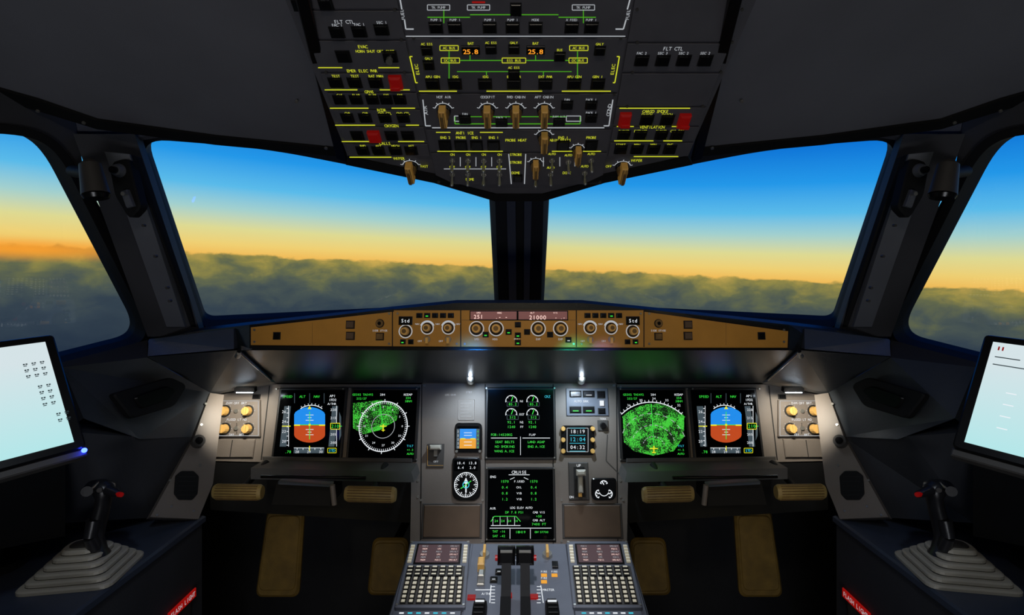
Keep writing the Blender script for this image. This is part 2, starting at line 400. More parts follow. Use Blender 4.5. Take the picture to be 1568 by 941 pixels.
def btn(b,fr,x,y,w,h,leg=None,base=.006,m=blkG):
    b.R(fr,x,y,w+2.5,h+2.5,base-.002,base+.001,seamM); b.R(fr,x,y,w,h,base,base+.005,m,.001)
    if leg is not None: b.rect(fr,x,y+h*.22,w*.55,1.6,base+.0053,leg)
for x,y,g in ((793,497,None),(779,508,grE),(793,513,grE),(807,508,None),(793,524,grE),(744,512,grE),(842,512,None),(870,520,whD)): btn(b,FC,x,y,7,6,g)
for s_ in (0,1):
    f=(lambda x:x) if s_==0 else mx
    b.R(FC,f(622),491,21,13,.004,.008,blkG,.001); b.T(FC,f(622),491,'Std',5.4,whE,.0086)
    rotary(b,FC,f(622),507,8.5,.014); rotary(b,FC,f(655),502,8,.014); rotary(b,FC,f(687),502,8,.014)
    for i,x in enumerate((643,655,667,679,691)): btn(b,FC,f(x),483,7,5,grE if i==1 else None)
    for x in (640,671,702): b.T(FC,f(x),496,'NAV',2.6,whD,d)
    b.arc(FC,f(655),502,10,11.5,20,160,d,whD); b.arc(FC,f(687),502,10,11.5,20,160,d,whD)
    for x in (655,687): 
        b.C(FC,f(x),519,5,.006,.009,silM,n=10); b.R(FC,f(x),521,4,9,.009,.018,tanM,.001); b.T(FC,f(x)-11,522,'OFF',2.6,whD,d)
    btn(b,FC,f(618),523,6,5,grE); btn(b,FC,f(630),523,6,5)
    b.C(FC,f(583),495,6.5,.006,.008,seamM); b.C(FC,f(583),495,5.5,.006,.011,tanD); b.C(FC,f(583),495,2.5,.011,.013,blkG)
    b.T(FC,f(583),506,'SIDE STICK',2.8,whD,d); btn(b,FC,f(583),515,10,9,None,m=tanD)
    for y in (497,514): btn(b,FC,f(538),y,11,10,m=brwM)
    btn(b,FC,f(426),514,9,9)
    b.line(FC,[(f(480),494),(f(480),528)],.5,d,tanD)
    for x,y in ((392,505),(392,523),(597,480),(597,526),(610,480),(700,526),(712,526)): b.C(FC,f(x),y,1.8,.006,.0075,silM,n=8)
b.build('autopilot_control_panel')

# ---------------------------------------------------------------- instrument panel
b=B()
pp=[(338,604),(412,588),(645,588),(650,584),(940,584),(945,588),(1178,588),(1252,604),(1272,705),(962,712),(960,833),(628,833),(630,712),(318,705)]
b.P(MP,pp,-.03,0,panM)
d=.0006
for s_ in (0,1):
    f=(lambda x:x) if s_==0 else mx
    b.line(MP,[(f(413),590),(f(400),704)],1.6,d,seamM); b.line(MP,[(f(646),588),(f(644),832)],1.6,d,seamM)
    b.line(MP,[(f(743),588),(f(743),832)],1.4,d,seamM)
    b.P(MP,[(f(404),704),(f(632),708),(f(632),701),(f(404),698)],0,.01,panD,.002)
    xa=692 if s_==0 else 907
    b.R(MP,xa,797,92,54,0,.002,panD,.001); b.R(MP,xa,797,86,49,.002,.0045,brwM,.0015)
    for dx,dy in ((-47,-32),(47,-32),(-47,31),(47,31)): b.C(MP,xa+dx,797+dy,1.8,0,.002,silM,n=8)
    b.P(MP,[(f(331),612),(f(400),612),(f(400),668),(f(331),668)],0,.008,panM,.001)
    for x in (347,382):
        for y in (629,656):
            b.C(MP,f(x),y,9,.008,.010,seamM); b.C(MP,f(x),y,7,.010,.024,tanM,5.8,n=12,sm=False); b.R(MP,f(x),y,3,13,.02,.028,tanM,.001)
            b.ticks(MP,f(x),y,9.5,11,-40,220,7,.9,.0086,whD)
    b.T(MP,f(365),617,'DIM OFF BRT',3.4,whE,.0086); b.T(MP,f(365),642,'FLOOD LT ND',3.4,whE,.0086); b.T(MP,f(365),665,'OFF   BRT',3,whE,.0086)
    b.C(MP,f(365),629,3,.008,.013,silM); b.C(MP,f(365),655,3,.008,.013,silM)
    b.frame(MP,f(365),640,66,53,.9,.0084,whD); b.line(MP,[(f(365),647),(f(365),664)],.9,.0084,seamM)
    b.P(MP,[(f(334),672),(f(392),672),(f(388),700),(f(328),700)],0,.006,panM,.002); b.line(MP,[(f(358),673),(f(354),699)],1.2,.0064,seamM)
    for x,y in ((418,700),(628,700),(640,592),(640,735),(640,760),(650,590)): b.C(MP,f(x),y,2,0,.0015,silM,n=8)
    btn(b,MP,f(393),607,9,5,base=.002)
b.R(MP,714,627,25,32,0,.002,panM,.001); b.frame(MP,714,627,23,30,.8,.0024,whD)
for i in range(5): b.line(MP,[(705,617+i*5),(722-(i%2)*4,617+i*5)],.9,.0024,whD)
b.T(MP,718,600,'STBY',3,whD,d); b.T(MP,690,604,'LDG GEAR',2.6,whD,d)
b.R(MP,667,697,26,36,0,.003,panD,.001); b.line(MP,[(655,682),(655,712),(679,712)],.6,.0034,tanM)
b.R(MP,668,684,17,7,.003,.022,crmM,.003); b.R(MP,668,692,6,12,.003,.012,silM,.001); b.T(MP,668,706,'OFF',3,whD,.0034)
b.R(MP,899,615,64,42,0,.004,pedM,.001)
for x in (881,901): 
    for y in (603,627): btn(b,MP,x,y,16,8,whD if y==603 else grE,.004)
btn(b,MP,920,604,10,9,None,.004); b.R(MP,921,617,6,8,.004,.010,whE,.001); btn(b,MP,921,629,9,7,None,.004)
b.T(MP,890,614,'AUTO BRK',3.4,whE,.0044)
b.R(MP,923,651,16,16,0,.004,panD,.001); b.C(MP,923,651,5,.004,.014,blkG,4); b.T(MP,923,641,'TERR',3,whE,.0044)
b.R(MP,886,736,31,58,0,.004,panD,.002); b.R(MP,887,737,17,46,.004,.0045,seamM)
b.T(MP,886,712,'UP',4,whE,.0046); b.T(MP,875,760,'DN',3.4,whE,.0046)
b.line(MP,[(930,665),(928,705),(948,725)],1.4,.001,panD)
b.build('instrument_panel')
b=B(); q=MP.off(.004)
b.R(q,888,736,7,34,0,.02,crmM,.003); b.R(q,888,722,14,9,.012,.03,crmM,.004); b.R(q,888,755,5,9,0,.012,tanM,.002)
b.build('landing_gear_lever')

def bezel(b,x,y,w,h,z=.0):
    b.R(MP,x,y,w,h,z,z+.007,bezM,.002); b.R(MP,x,y,w-7,h-7,z+.007,z+.0075,scrM)
    for sx in (-1,1):
        for sy in (-1,1): b.C(MP,x+sx*(w/2-2.2),y+sy*(h/2-2.2),1.3,z+.005,z+.0085,silM,n=8)
d=.0082
def pfd(cx):
    b=B(); bezel(b,cx,649,106,112)
    for x in (cx-23,cx,cx+22): b.line(MP,[(x,602),(x,617)],.8,d,tpE)
    b.T(MP,cx-34,607,'SPEED',3.6,grE,d);b.T(MP,cx-11,607,'ALT',3.6,grE,d);b.T(MP,cx+11,607,'NAV',3.6,grE,d);b.T(MP,cx+35,606,'AP1',3.6,whE,d);b.T(MP,cx+35,612,'1FD2',3.6,whE,d);b.T(MP,cx+34,618,'A/THR',3.2,whE,d)
    sky=[(cx+max(-23.5,min(23.5,31*math.cos(t))),650-27*math.sin(t)) for t in [math.pi*i/20 for i in range(21)]]
    gr=[(x,1300-y) for x,y in sky]
    b.poly(MP,sky,d,skE); b.poly(MP,gr[::-1],d,eaE)
    b.line(MP,[(cx-23,650),(cx+23,650)],1,d+.0002,whE)
    for i,wd in ((-15,12),(-11,6),(-7,12),(7,12),(11,6),(15,12)): b.line(MP,[(cx-wd/2,650+i),(cx+wd/2,650+i)],.8,d+.0002,whE)
    b.line(MP,[(cx,630),(cx,672)],1.1,d+.0003,grE); b.line(MP,[(cx-20,650),(cx+20,650)],1.1,d+.0003,grE)
    b.R(MP,cx-19,650.5,9,2,d,d+.0005,yeB);b.R(MP,cx+19,650.5,9,2,d,d+.0005,yeB);b.R(MP,cx,650,3,3,d,d+.0006,yeB)
    b.arc(MP,cx,650,28.5,29.6,55,125,d,whE,12); b.poly(MP,[(cx,621),(cx-3,626),(cx+3,626)],d+.0004,yeB)
    b.ticks(MP,cx,650,29,32,60,120,7,.8,d,whE)
    b.rect(MP,cx-37,652,10,61,d,tpE)
    for i in range(9): b.line(MP,[(cx-35,625+i*7),(cx-32,625+i*7)],.9,d+.0002,whE)
    for i in range(4): b.T(MP,cx-39,630+i*15,'%d'%(26-i*2),4,whE,d+.0002)
    b.line(MP,[(cx-32,621),(cx-32,683)],.8,d+.0002,whE); b.line(MP,[(cx-42,652),(cx-29,652)],1.3,d+.0004,yeB)
    b.rect(MP,cx+36,652,9,61,d,tpE); b.line(MP,[(cx+41,621),(cx+41,683)],.8,d+.0002,whE)
    for i in range(5): b.T(MP,cx+36,627+i*12.5,'%d'%(220-i*5),3.6,whE,d+.0002)
    b.rect(MP,cx+39,652,14,9,d+.0003,scrM); b.frame(MP,cx+39,652,14,9,.9,d+.0004,yeB); b.T(MP,cx+39,652,'210',5,grE,d+.0005)
    b.poly(MP,[(cx+45,630),(cx+48,638),(cx+48,666),(cx+45,674)],d,tpE); b.line(MP,[(cx+44,652),(cx+49,652)],1,d+.0003,grE)
    b.rect(MP,cx-1,689,46,8,d,tpE); b.line(MP,[(cx-24,685),(cx+22,685)],.8,d+.0002,whE)
    for i in range(5): b.line(MP,[(cx-19+i*9,685),(cx-19+i*9,688)],.8,d+.0002,whE)
    for i in (0,2,4): b.T(MP,cx-19+i*9,691,'%d'%(28+i//2),3.6,whE,d+.0002)
    b.line(MP,[(cx,682),(cx,690)],1.2,d+.0004,yeB); b.T(MP,cx-33,691,'.78',4,grE,d); b.T(MP,cx+34,689,'STD',4,cyE,d); b.frame(MP,cx+34,689,13,7,.7,d,yeB)
    b.build('primary_flight_display')
pfd(476); pfd(1110)
def nd(cx,full):
    b=B(); bezel(b,cx,649,106,112)
    b.T(MP,cx-31,604,'GS502 TAS492',3.2,grE,d)
    b.T(MP,cx-33,610,'252/27',3.2,grE,d); b.T(MP,cx+38,604,'KODAP',3.2,whE,d); b.T(MP,cx+38,609,'254',3.2,grE,d); b.T(MP,cx+38,614,'38NM',3.2,grE,d); b.T(MP,cx-1,604,'284',3.2,whE,d)
    if full:
        x0,y0,r=cx,652,36
        pts=[(cx-46,617),(cx-46,655),(cx-30,664),(cx-5,658),(cx+20,643),(cx+26,622),(cx-2,612)]
        b.poly(MP,pts[::-1],d,rad1)
        b.arc(MP,x0,y0,r,r+1.3,0,360,d+.0003,whE,60); b.ticks(MP,x0,y0,r-3,r,0,355,72,.7,d+.0003,whE); b.ticks(MP,x0,y0,r,r+4,0,330,12,1.1,d+.0003,whE)
        b.arc(MP,x0,y0,17,17.8,0,360,d+.0003,whD,40)
        for i in range(12):
            t=math.radians(i*30); b.T(MP,x0+(r-7)*math.cos(t),y0-(r-7)*math.sin(t),'%d'%(i*3),3.0,whE,d+.0004)
        b.line(MP,[(x0,y0),(x0-5,y0-34)],1,d+.0004,grE); b.line(MP,[(x0,y0-3),(x0,y0+8)],1.6,d+.0005,yeB); b.line(MP,[(x0-5,y0),(x0+5,y0)],1.4,d+.0005,yeB); b.line(MP,[(x0-2.5,y0+6),(x0+2.5,y0+6)],1.2,d+.0005,yeB)
    else:
        x0,y0,r=cx,686,68
        wed=[(cx-47,640)]+[(x0+r*math.cos(t),y0-r*math.sin(t)) for t in [math.radians(a) for a in range(135,44,-6)]]+[(cx+46,640),(cx+46,668),(cx+30,690),(cx,697),(cx-30,690),(cx-46,676)]
        b.poly(MP,wed[::-1],d,rad2)
        b.arc(MP,x0,y0,r,r+1.3,47,133,d+.0003,whE,40); b.ticks(MP,x0,y0,r,r+4,48,132,18,.9,d+.0003,whE)
        for a in (60,75,90,105,120):
            t=math.radians(a); b.T(MP,x0+(r+8)*math.cos(t),y0-(r+8)*math.sin(t),'%d'%(28+a//15),3.4,whE,d+.0004)
        for rr in (17,34,51):
            for a in range(20,160,14): b.arc(MP,x0,y0,rr,rr+.9,a,a+8,d+.0003,whD,3)
        b.line(MP,[(x0,y0),(x0-4,y0-68)],1,d+.0004,grE)
        b.line(MP,[(x0,y0-4),(x0,y0+7)],1.8,d+.0005,yeB); b.line(MP,[(x0-6,y0),(x0+6,y0)],1.6,d+.0005,yeB); b.line(MP,[(x0-3,y0+6),(x0+3,y0+6)],1.4,d+.0005,yeB)
    b.T(MP,cx+41,682,'TILT',3,cyE,d+.0006);b.T(MP,cx+41,688,'+1.2',3,grE,d+.0006);b.T(MP,cx+41,694,'AUTO',3,grE,d+.0006)
    b.build('navigation_display')
nd(588,True); nd(1000,False)
b=B(); bezel(b,797,647,108,110)
for x in (783,815):
    for y in (614,634):
        b.arc(MP,x,y,8,9,-10,190,d,whE,16); b.ticks(MP,x,y,6.8,9,0,180,5,.8,d,whE)
        t=math.radians(70); b.line(MP,[(x,y),(x+8*math.cos(t),y-8*math.sin(t))],1.2,d+.0002,grE)
        b.T(MP,x+2,y+4.5,'85.2' if y<620 else '512',3.8,grE,d); b.frame(MP,x+2,y+4.5,17,6.5,.6,d,tpE)
    b.T(MP,x,646,'92.1',3.8,grE,d); b.T(MP,x,653,'1240',3.8,grE,d)
for y,t in ((614,'N1'),(634,'EGT'),(646,'N2'),(653,'FF')): b.T(MP,799,y,t,3.2,whE,d)
b.T(MP,838,607,'CRZ',3.6,cyE,d)
b.T(MP,768,665,'FOB:14520KG',3.6,grE,d); b.T(MP,815,665,'FLAP',3.2,whE,d)
b.line(MP,[(752,670),(792,670)],.9,d,whE); b.line(MP,[(800,670),(842,670)],.9,d,whE); b.line(MP,[(797,668),(797,696)],.7,d,whE)
for i,(l,r) in enumerate((('SEAT BELTS','LAND ASAP'),('NO SMOKING','ENG A.ICE'),('WING A.ICE',''))):
    b.T(MP,773,676+i*7,l,3.6,grE,d); b.T(MP,821,676+i*7,r,3.6,grE,d)
b.build('engine_display')
b=B(); bezel(b,797,770,107,113)
b.T(MP,795,722,'CRUISE',4.6,whE,d); b.line(MP,[(779,726),(811,726)],.8,d,whE)
for i,(l,c,r) in enumerate((('1570','F.USED','1570'),('0.4','OIL','0.4'),('0.8','VIB','0.8'),('1.2','VIB','1.2'))):
    y=736+i*9; b.T(MP,773,y,l,3.8,grE,d); b.T(MP,795,y,c,3.2,whE,d); b.T(MP,817,y,r,3.8,grE,d)
b.line(MP,[(781,733),(788,730)],.8,d,whE); b.line(MP,[(802,730),(809,733)],.8,d,whE)
b.T(MP,755,729,'ENG',3.6,whE,d); b.T(MP,755,777,'AIR',3.6,whE,d); b.T(MP,798,776,'LDG ELEV AUTO',3.2,whE,d);b.T(MP,788,783,'DP 7.8 PSI',3.4,grE,d)
b.T(MP,825,783,'CAB V/S',3.2,whE,d);b.T(MP,825,789,'+50',3.6,grE,d);b.T(MP,825,795,'CAB ALT',3.2,whE,d);b.T(MP,825,801,'7400 FT',3.8,grE,d)
b.line(MP,[(752,797),(757,789),(790,789),(797,797)],.9,d,grE); b.line(MP,[(752,803),(797,803)],.9,d,whE)
for i in range(4): b.T(MP,760+i*10,796,'24',3.6,grE,d); b.line(MP,[(755+i*11,790),(755+i*11,803)],.6,d,whE)
b.line(MP,[(750,807),(844,807)],.9,d,whE)
b.T(MP,764,812,'TAT -16',3.4,grE,d);b.T(MP,764,819,'SAT -42',3.4,grE,d);b.T(MP,797,813,'18H19',3.8,grE,d);b.T(MP,829,813,'GW 57700',3.2,grE,d)
b.line(MP,[(781,808),(781,823)],.7,d,whE);b.line(MP,[(812,808),(812,823)],.7,d,whE)
b.build('systems_display')
b=B(); b.P(MP,rnd([(697,647),(738,647),(738,692),(697,692)],7),0,.008,blkG,.002); 
b.rect(MP,717,670,33,36,.0082,scrM)
b.poly(MP,[(702,672),(732,672),(732,656),(702,656)],.0086,skE); b.poly(MP,[(702,686),(732,686),(732,671),(702,671)],.0087,orE)
for y in (662,666,676,681): b.line(MP,[(711,y),(723,y)],.9,.009,whE)
b.rect(MP,702,671,5,30,.0092,tpE); b.rect(MP,732,671,5,30,.0092,tpE); b.line(MP,[(706,671),(713,671)],1.5,.0094,yeB);b.line(MP,[(721,671),(728,671)],1.5,.0094,yeB)
for i in range(5): b.T(MP,702,660+i*6,'2',3,whE,.0095); b.T(MP,732,660+i*6,'4',3,grE,.0095)
for x in (700,735): b.C(MP,x,690,2,.007,.012,silM,n=10)
b.build('standby_attitude_indicator')
b=B(); b.P(MP,rnd([(693,700),(736,700),(736,758),(728,765),(701,765),(693,758)],6),0,.008,blkG,.002)
b.rect(MP,714,712,36,16,.0083,scrM)
b.T(MP,706,708,'18.4',3.8,whE,.0086); b.T(MP,724,708,'13.8',3.8,whE,.0086); b.T(MP,706,715,'6.4',3.8,whE,.0086); b.T(MP,724,715,'2.0',3.8,whE,.0086)
b.arc(MP,714,741,17,18,0,360,.0086,whE,40); b.ticks(MP,714,741,14,17,0,350,36,.7,.0086,whE); b.ticks(MP,714,741,12,17,0,330,12,1.2,.0087,whE)
b.poly(MP,[(714,730),(710,739),(718,739)][::-1],.0088,whE); b.line(MP,[(714,738),(714,753)],2,.0088,whE); b.line(MP,[(706,747),(722,735)],1.3,.0089,grE); b.arc(MP,714,741,4,5.2,0,360,.0089,cyE,16)
b.build('radio_compass_indicator')
b=B(); b.P(MP,rnd([(859,651),(910,651),(910,696),(859,696)],5),0,.006,blkG,.002)
for x in (862,907):
    for y in (656,673,690): b.C(MP,x,y,3.6,.006,.013,tanM,3)
b.frame(MP,884,673,32,36,.9,.0065,whD)
b.T(MP,884,660,'18:19',5.6,whE,.0066);b.T(MP,884,672,'12:04',6,cyE,.0066);b.T(MP,884,684,'04:32',5.6,whE,.0066)
for y in (655,666,678,690): b.line(MP,[(872,y),(896,y)],.7,.0066,cyE)
b.build('cockpit_clock')
b=B(); b.P(MP,rnd([(905,731),(943,731),(943,759),(938,765),(910,765),(905,759)],5),0,.007,blkG,.002)
for (x,y,a) in ((924,741,(20,160)),(917,755,(100,260)),(931,755,(-80,80))): b.arc(MP,x,y,5,6.3,a[0],a[1],.0075,whE,12); b.ticks(MP,x,y,3.5,6,a[0],a[1],4,1,.0076,whE)
b.line(MP,[(924,741),(921,736)],1.4,.0078,whE);b.line(MP,[(917,755),(912,753)],1.4,.0078,whE);b.line(MP,[(931,755),(937,753)],1.4,.0078,whE); b.arc(MP,924,750,7,8,200,340,.0076,whE,10)
b.build('brake_pressure_gauge')
for x in (720,891):
    b=B(); p=W(x,579,1.30); f3=Fr(p,(1,0,0),(0,.5,.86)) 
    b.cyl(f3,0,0,.010,-.02,.0,silM,.009); b.cyl(f3,0,0,.0045,.0,.004,ledE,.0035,12); b.build('map_light')
for s_ in (-1,1):
    b=B(); p=W(376,592,1.285); p.x*=-s_
    f3=Fr(p,(1,0,0),(0,1,.15)) 
    b.box(f3,0,0,.05,.014,-.012,.0,blkG,.001); f4=Fr(p-V((0,.002,.012)),(1,0,0),(0,-1,0)); b.box(f4,0,0,.04,.008,0.0,.002,ledE); b.build('panel_flood_light')

# ---------------------------------------------------------------- overhead panel
b=B()
oo=[(425,-50),(437,0),(533,240),(668,268),(700,283),(760,298),(830,298),(890,283),(922,268),(1053,240),(1158,0),(1172,-50)]
b.P(OP,oo,-.03,0,ovhM)
b.P(OP,[(533,238),(668,266),(700,281),(760,296),(830,296),(890,281),(922,266),(1053,238),(1060,250),(925,278),(832,306),(758,306),(665,278),(530,250)],-.08,.004,blkM)
d=.0046
def lx(y,x0,x1): return x0+(x1-x0)*y/275
def plate(y0,y1,xa,xb):
    b.P(OP,[(lx(y0,*xa)+1.2,y0+.8),(lx(y0,*xb)-1.2,y0+.8),(lx(y1,*xb)-1.2,y1-.8),(lx(y1,*xa)+1.2,y1-.8)],0,.004,ovhM,.0006)
cl=(610,668); cr=(970,923); ll=(452,548); rr=(1143,1040)
for y0,y1 in ((-50,54),(56,139),(141,194),(196,230),(232,281)): plate(y0,y1,cl,cr)
for y0,y1 in ((-50,12),(14,58),(60,108),(110,138),(140,164),(166,190),(192,216),(218,238)): plate(y0,y1,ll,cl)
for y0,y1 in ((-50,62),(64,108),(110,160),(162,190),(192,214),(216,238)): plate(y0,y1,cr,rr)
def ob(x,y,leg=None,w=18,h=14): btn(b,OP,x,y,w,h,leg,.004)
for x in (668,697,750,785,820,875,905): ob(x,40,None,19,15); b.T(OP,x,28,random.choice(['PUMP 1','PUMP 2','X FEED','MODE']),3.4,whD,d)
ob(790,12,None,15,18)
b.line(OP,[(655,24),(720,24)],1.4,d,grD);b.line(OP,[(855,24),(912,24)],1.4,d,grD);b.line(OP,[(680,12),(680,33)],1.4,d,grD);b.line(OP,[(893,12),(893,33)],1.4,d,grD)
b.line(OP,[(720,20),(855,20)],1.4,d,grD)
for x in (672,733,893): b.frame(OP,x,9,34,8,1.1,d,whD); b.T(OP,x,9,'TK PUMP',3.8,whD,d)
b.rect(OP,733,1,20,3,d,redE)
b.line(OP,[(612,-10),(616,12)],2,d,whD);b.line(OP,[(620,28),(622,42),(634,42)],2,d,whD);b.T(OP,617,20,'FUEL',5,whD,d,rot=True)
b.line(OP,[(966,-10),(960,12)],2,d,whD);b.line(OP,[(958,28),(954,42),(942,42)],2,d,whD);b.T(OP,961,20,'FUEL',5,whD,d,rot=True)
b.line(OP,[(622,53),(957,53)],1.4,d,whD)
for x,t in ((721,'25.8'),(820,'25.8')):
    b.R(OP,x,74,28,13,.004,.007,blkG,.001); b.T(OP,x,75,t,7,amE,.0074,bold=1.3); b.T(OP,x,64,'BAT',3.8,yeE,d)
for x,y,t in ((688,71,'AC BUS'),(886,71,'AC BUS'),(690,90,'DC BUS'),(787,90,'ESS BUS'),(885,90,'DC BUS')):
    b.frame(OP,x,y,28 if x!=787 else 36,7.5,1.1,d,yeE); b.T(OP,x,y,t[:7],3.8,yeE,d)
b.line(OP,[(704,90),(768,90)],1.4,d,grD);b.line(OP,[(806,90),(871,90)],1.4,d,grD);b.line(OP,[(688,76),(688,122)],1.4,d,grD);b.line(OP,[(884,76),(884,122)],1.4,d,grD)
b.line(OP,[(700,107),(875,107)],1.2,d,grD);b.line(OP,[(745,113),(745,107)],1.2,d,grD);b.line(OP,[(832,113),(832,107)],1.2,d,grD); b.line(OP,[(720,82),(720,90)],1.2,d,grD); b.line(OP,[(820,82),(820,90)],1.2,d,grD)
for x in (663,697,743,787,835,879,915): ob(x,126,None,19,14); b.T(OP,x,115,random.choice(['GEN 1','APU GEN','EXT PWR','GEN 2','IDG']),3.8,yeE,d)
for x,y in ((654,75),(657,97),(857,84),(787,111),(752,73),(787,73),(918,75)): ob(x,y,None,15,12); b.T(OP,x,y-10,random.choice(['BUS','GALY','AC ESS','COML']),3.6,yeE,d)
for sx,xa,xb in ((1,628,640),(-1,948,938)):
    b.line(OP,[(xa+4*sx,84),(xa,84),(xb-3*sx,124),(xb,124)],1.6,d,yeE); b.T(OP,(xa+xb)/2+sx*5,104,'ELEC',5,yeE,d,rot=True)
b.line(OP,[(642,137),(700,137)],1.4,d,yeE);b.line(OP,[(745,137),(830,137)],1.4,d,yeE);b.line(OP,[(860,137),(935,137)],1.4,d,yeE)
def bigknob(x,y,sc=1.,rot=0,col=tanM):
    b.C(OP,x,y,11*sc,.004,.010,blkG,10*sc); b.C(OP,x,y,9.5*sc,.010,.020,tanD,8.5*sc,n=14,sm=False)
    b.R(OP,x,y,10*sc,25*sc,.012,.032,col,.003,rot=rot); b.R(OP,x,y+3,4*sc,18*sc,.032,.0335,tanD,.0005,rot=rot)
    for q_ in (-3,-1.2,3,1.2): b.R(OP,x+q_*sc,y,1*sc,23*sc,.031,.0327,tanD,0,rot=rot)
    b.arc(OP,x,y,13*sc,14.3*sc,20,160,d,whD,14); b.ticks(OP,x,y,14*sc,17*sc,20,160,5,1.2,d,whD)
for x in (680,747,790,833): bigknob(x,167)
for x,t in ((680,'HOT AIR'),(747,'COCKPIT'),(790,'FWD CABIN'),(833,'AFT CABIN')): b.T(OP,x,146,t,3.8,whD,d)
for x,y in ((905,158),(905,178),(868,158),(712,180),(768,185),(856,184)): ob(x,y,None,16,11); b.T(OP,x,y-8,random.choice(['RAM AIR','PACK 1','FAN']),3.4,whD,d)
b.line(OP,[(697,176),(697,187),(888,187),(888,176)],1.4,d,grD);b.line(OP,[(712,187),(712,176),(868,176)],1.2,d,grD)
b.frame(OP,707,179,22,8,1.1,d,whD);b.frame(OP,878,179,22,8,1.1,d,whD)
b.T(OP,652,166,'AIR',5.5,whD,d,rot=True);b.T(OP,932,166,'COND',5.5,whD,d,rot=True)
b.line(OP,[(648,150),(652,190),(660,190)],1.6,d,whD);b.line(OP,[(938,150),(932,190),(924,190)],1.6,d,whD)
b.line(OP,[(662,193),(925,193)],1.4,d,whD)
for x in (682,706,730,756,862,905): ob(x,220,None,17,13); b.T(OP,x,208,random.choice(['WING','ENG 1','ENG 2','PROBE']),3.8,yeE,d)
bigknob(833,207,.95); bigknob(884,227,.8); bigknob(820,248,.8)
b.T(OP,712,201,'ANTI ICE',4.2,yeE,d);b.T(OP,790,212,'PROBE HEAT',4.0,yeE,d);b.T(OP,856,212,'CABIN PRESS',4.0,yeE,d)
b.line(OP,[(670,229),(770,229)],1.2,d,yeE);b.line(OP,[(845,229),(920,229)],1.2,d,yeE)
b.line(OP,[(668,200),(690,200)],1.2,d,yeE);b.line(OP,[(735,200),(770,200)],1.2,d,yeE)
def toggle(x,y,L=.020):
    a,bb=OP.q(x,y); b.cyl(OP,a,bb,.0058,.004,.007,silM,.0052,10,False); b.cyl(OP,a,bb,.0035,.007,.010,silM,.003,10)
    p=OP.p(a,bb,.009); e=OP.p(a,bb-.006,.009+L); b.tube(p,e,.0020,.0034,silM,10); 
    b.tube(e,e+(e-p).normalized()*.002,.0034,.0015,silM,10)
for x in (693,717,741,765): toggle(x,243); toggle(x,264); b.T(OP,x,234,'ON',3.6,yeE,d);b.T(OP,x,253,'OFF',3.4,yeE,d)
for x,y in ((820,266),(843,264),(895,262),(845,243),(870,245),(905,243)): toggle(x,y); b.T(OP,x,y-10,'AUTO',3.4,yeE,d)
for x,y in ((720,272),(790,246),(790,262),(790,234),(868,262)): b.T(OP,x,y,random.choice(['STROBE','BEACON','DOME','SIGNS']),3.8,yeE,d)
for x in (705,729,753,832,857,880): b.line(OP,[(x,238),(x,252)],1,d,whD)
b.line(OP,[(779,233),(783,279)],1.4,d,whD);b.line(OP,[(805,233),(803,279)],1.4,d,whD); b.line(OP,[(680,256),(775,256)],1,d,whD)
ob(793,270,None,12,9)
b.T(OP,528,31,'FLT CTL',5.4,whD,d); 
for x,y in ((517,47),(551,46),(585,43),(460,6),(500,4)): ob(x,y,None,20,14); b.T(OP,x,y-11,random.choice(['ELAC 1','SEC 1','FAC 1']),4.0,whD,d)
for x,y in ((527,84),(598,84)): ob(x,y,None,20,15)
b.T(OP,556,69,'EVAC',4.6,yeE,d);b.T(OP,575,76,'HORN SHUT OFF CAPT',4.0,yeE,d); b.C(OP,598,86,5,.008,.016,silM)
def yl(x0,x1,y,m=yeE): b.line(OP,[(x0,y),(x1,y)],1.4,d,m)
yl(488,525,101);yl(580,612,101);b.T(OP,555,106,'EMER ELEC PWR',4.4,yeE,d)
for x in (515,544,576): ob(x,124,None,19,13); b.T(OP,x,114,random.choice(['GEN 1','TEST','RAT MAN']),3.8,yeE,d)
b.R(OP,607,122,19,19,.004,.014,redM,.003); b.R(OP,607,128,15,5,.014,.017,redM,.001)
yl(498,548,135);yl(582,628,135);b.T(OP,566,138,'GPWS',4.2,yeE,d)
for x in (521,546,571,592,613): ob(x,150,None,17,11); b.T(OP,x,143,random.choice(['TERR','SYS','G/S','FLAP']),3.6,yeE,d)
yl(506,565,163);yl(600,636,163);b.T(OP,585,166,'RCDR',4.2,yeE,d)
for x in (533,560,590,618): ob(x,178,None,17,11); b.T(OP,x,171,random.choice(['GND CTL','CVR','TEST']),3.6,yeE,d)
yl(514,575,189);yl(622,642,189);b.T(OP,600,190,'OXYGEN',4.2,yeE,d)
b.R(OP,574,205,18,15,.004,.014,redM,.003)
for x in (548,600,625): ob(x,205,None,17,11)
yl(524,575,214);yl(610,650,214);b.T(OP,590,217,'CALLS',4.2,yeE,d)
for x in (556,580,606,630): ob(x,228,None,17,10); b.T(OP,x,221,random.choice(['FWD','AFT','MECH']),3.6,yeE,d)
yl(536,600,238)
bigknob(630,253,.95);b.T(OP,612,240,'WIPER',4.0,yeE,d); b.T(OP,650,252,'FAST',3.6,yeE,d)
for x in (982,1014,1046,1079): ob(x,90,None,19,14); b.T(OP,x,79,random.choice(['ELAC 2','SEC 2','SEC 3','FAC 2']),3.8,whD,d)
b.T(OP,1030,72,'FLT CTL',5.4,whD,d)
yl(948,1056,163);b.T(OP,1003,168,'CARGO SMOKE',4.4,yeE,d)
b.R(OP,956,179,17,19,.004,.014,redM,.003);b.R(OP,1046,181,17,19,.004,.014,redM,.003);b.R(OP,956,185,14,5,.014,.017,redM,.001);b.R(OP,1046,187,14,5,.014,.017,redM,.001)
for x in (990,1021): ob(x,181,None,18,13); b.T(OP,x,173,'DISCH',3.8,yeE,d)
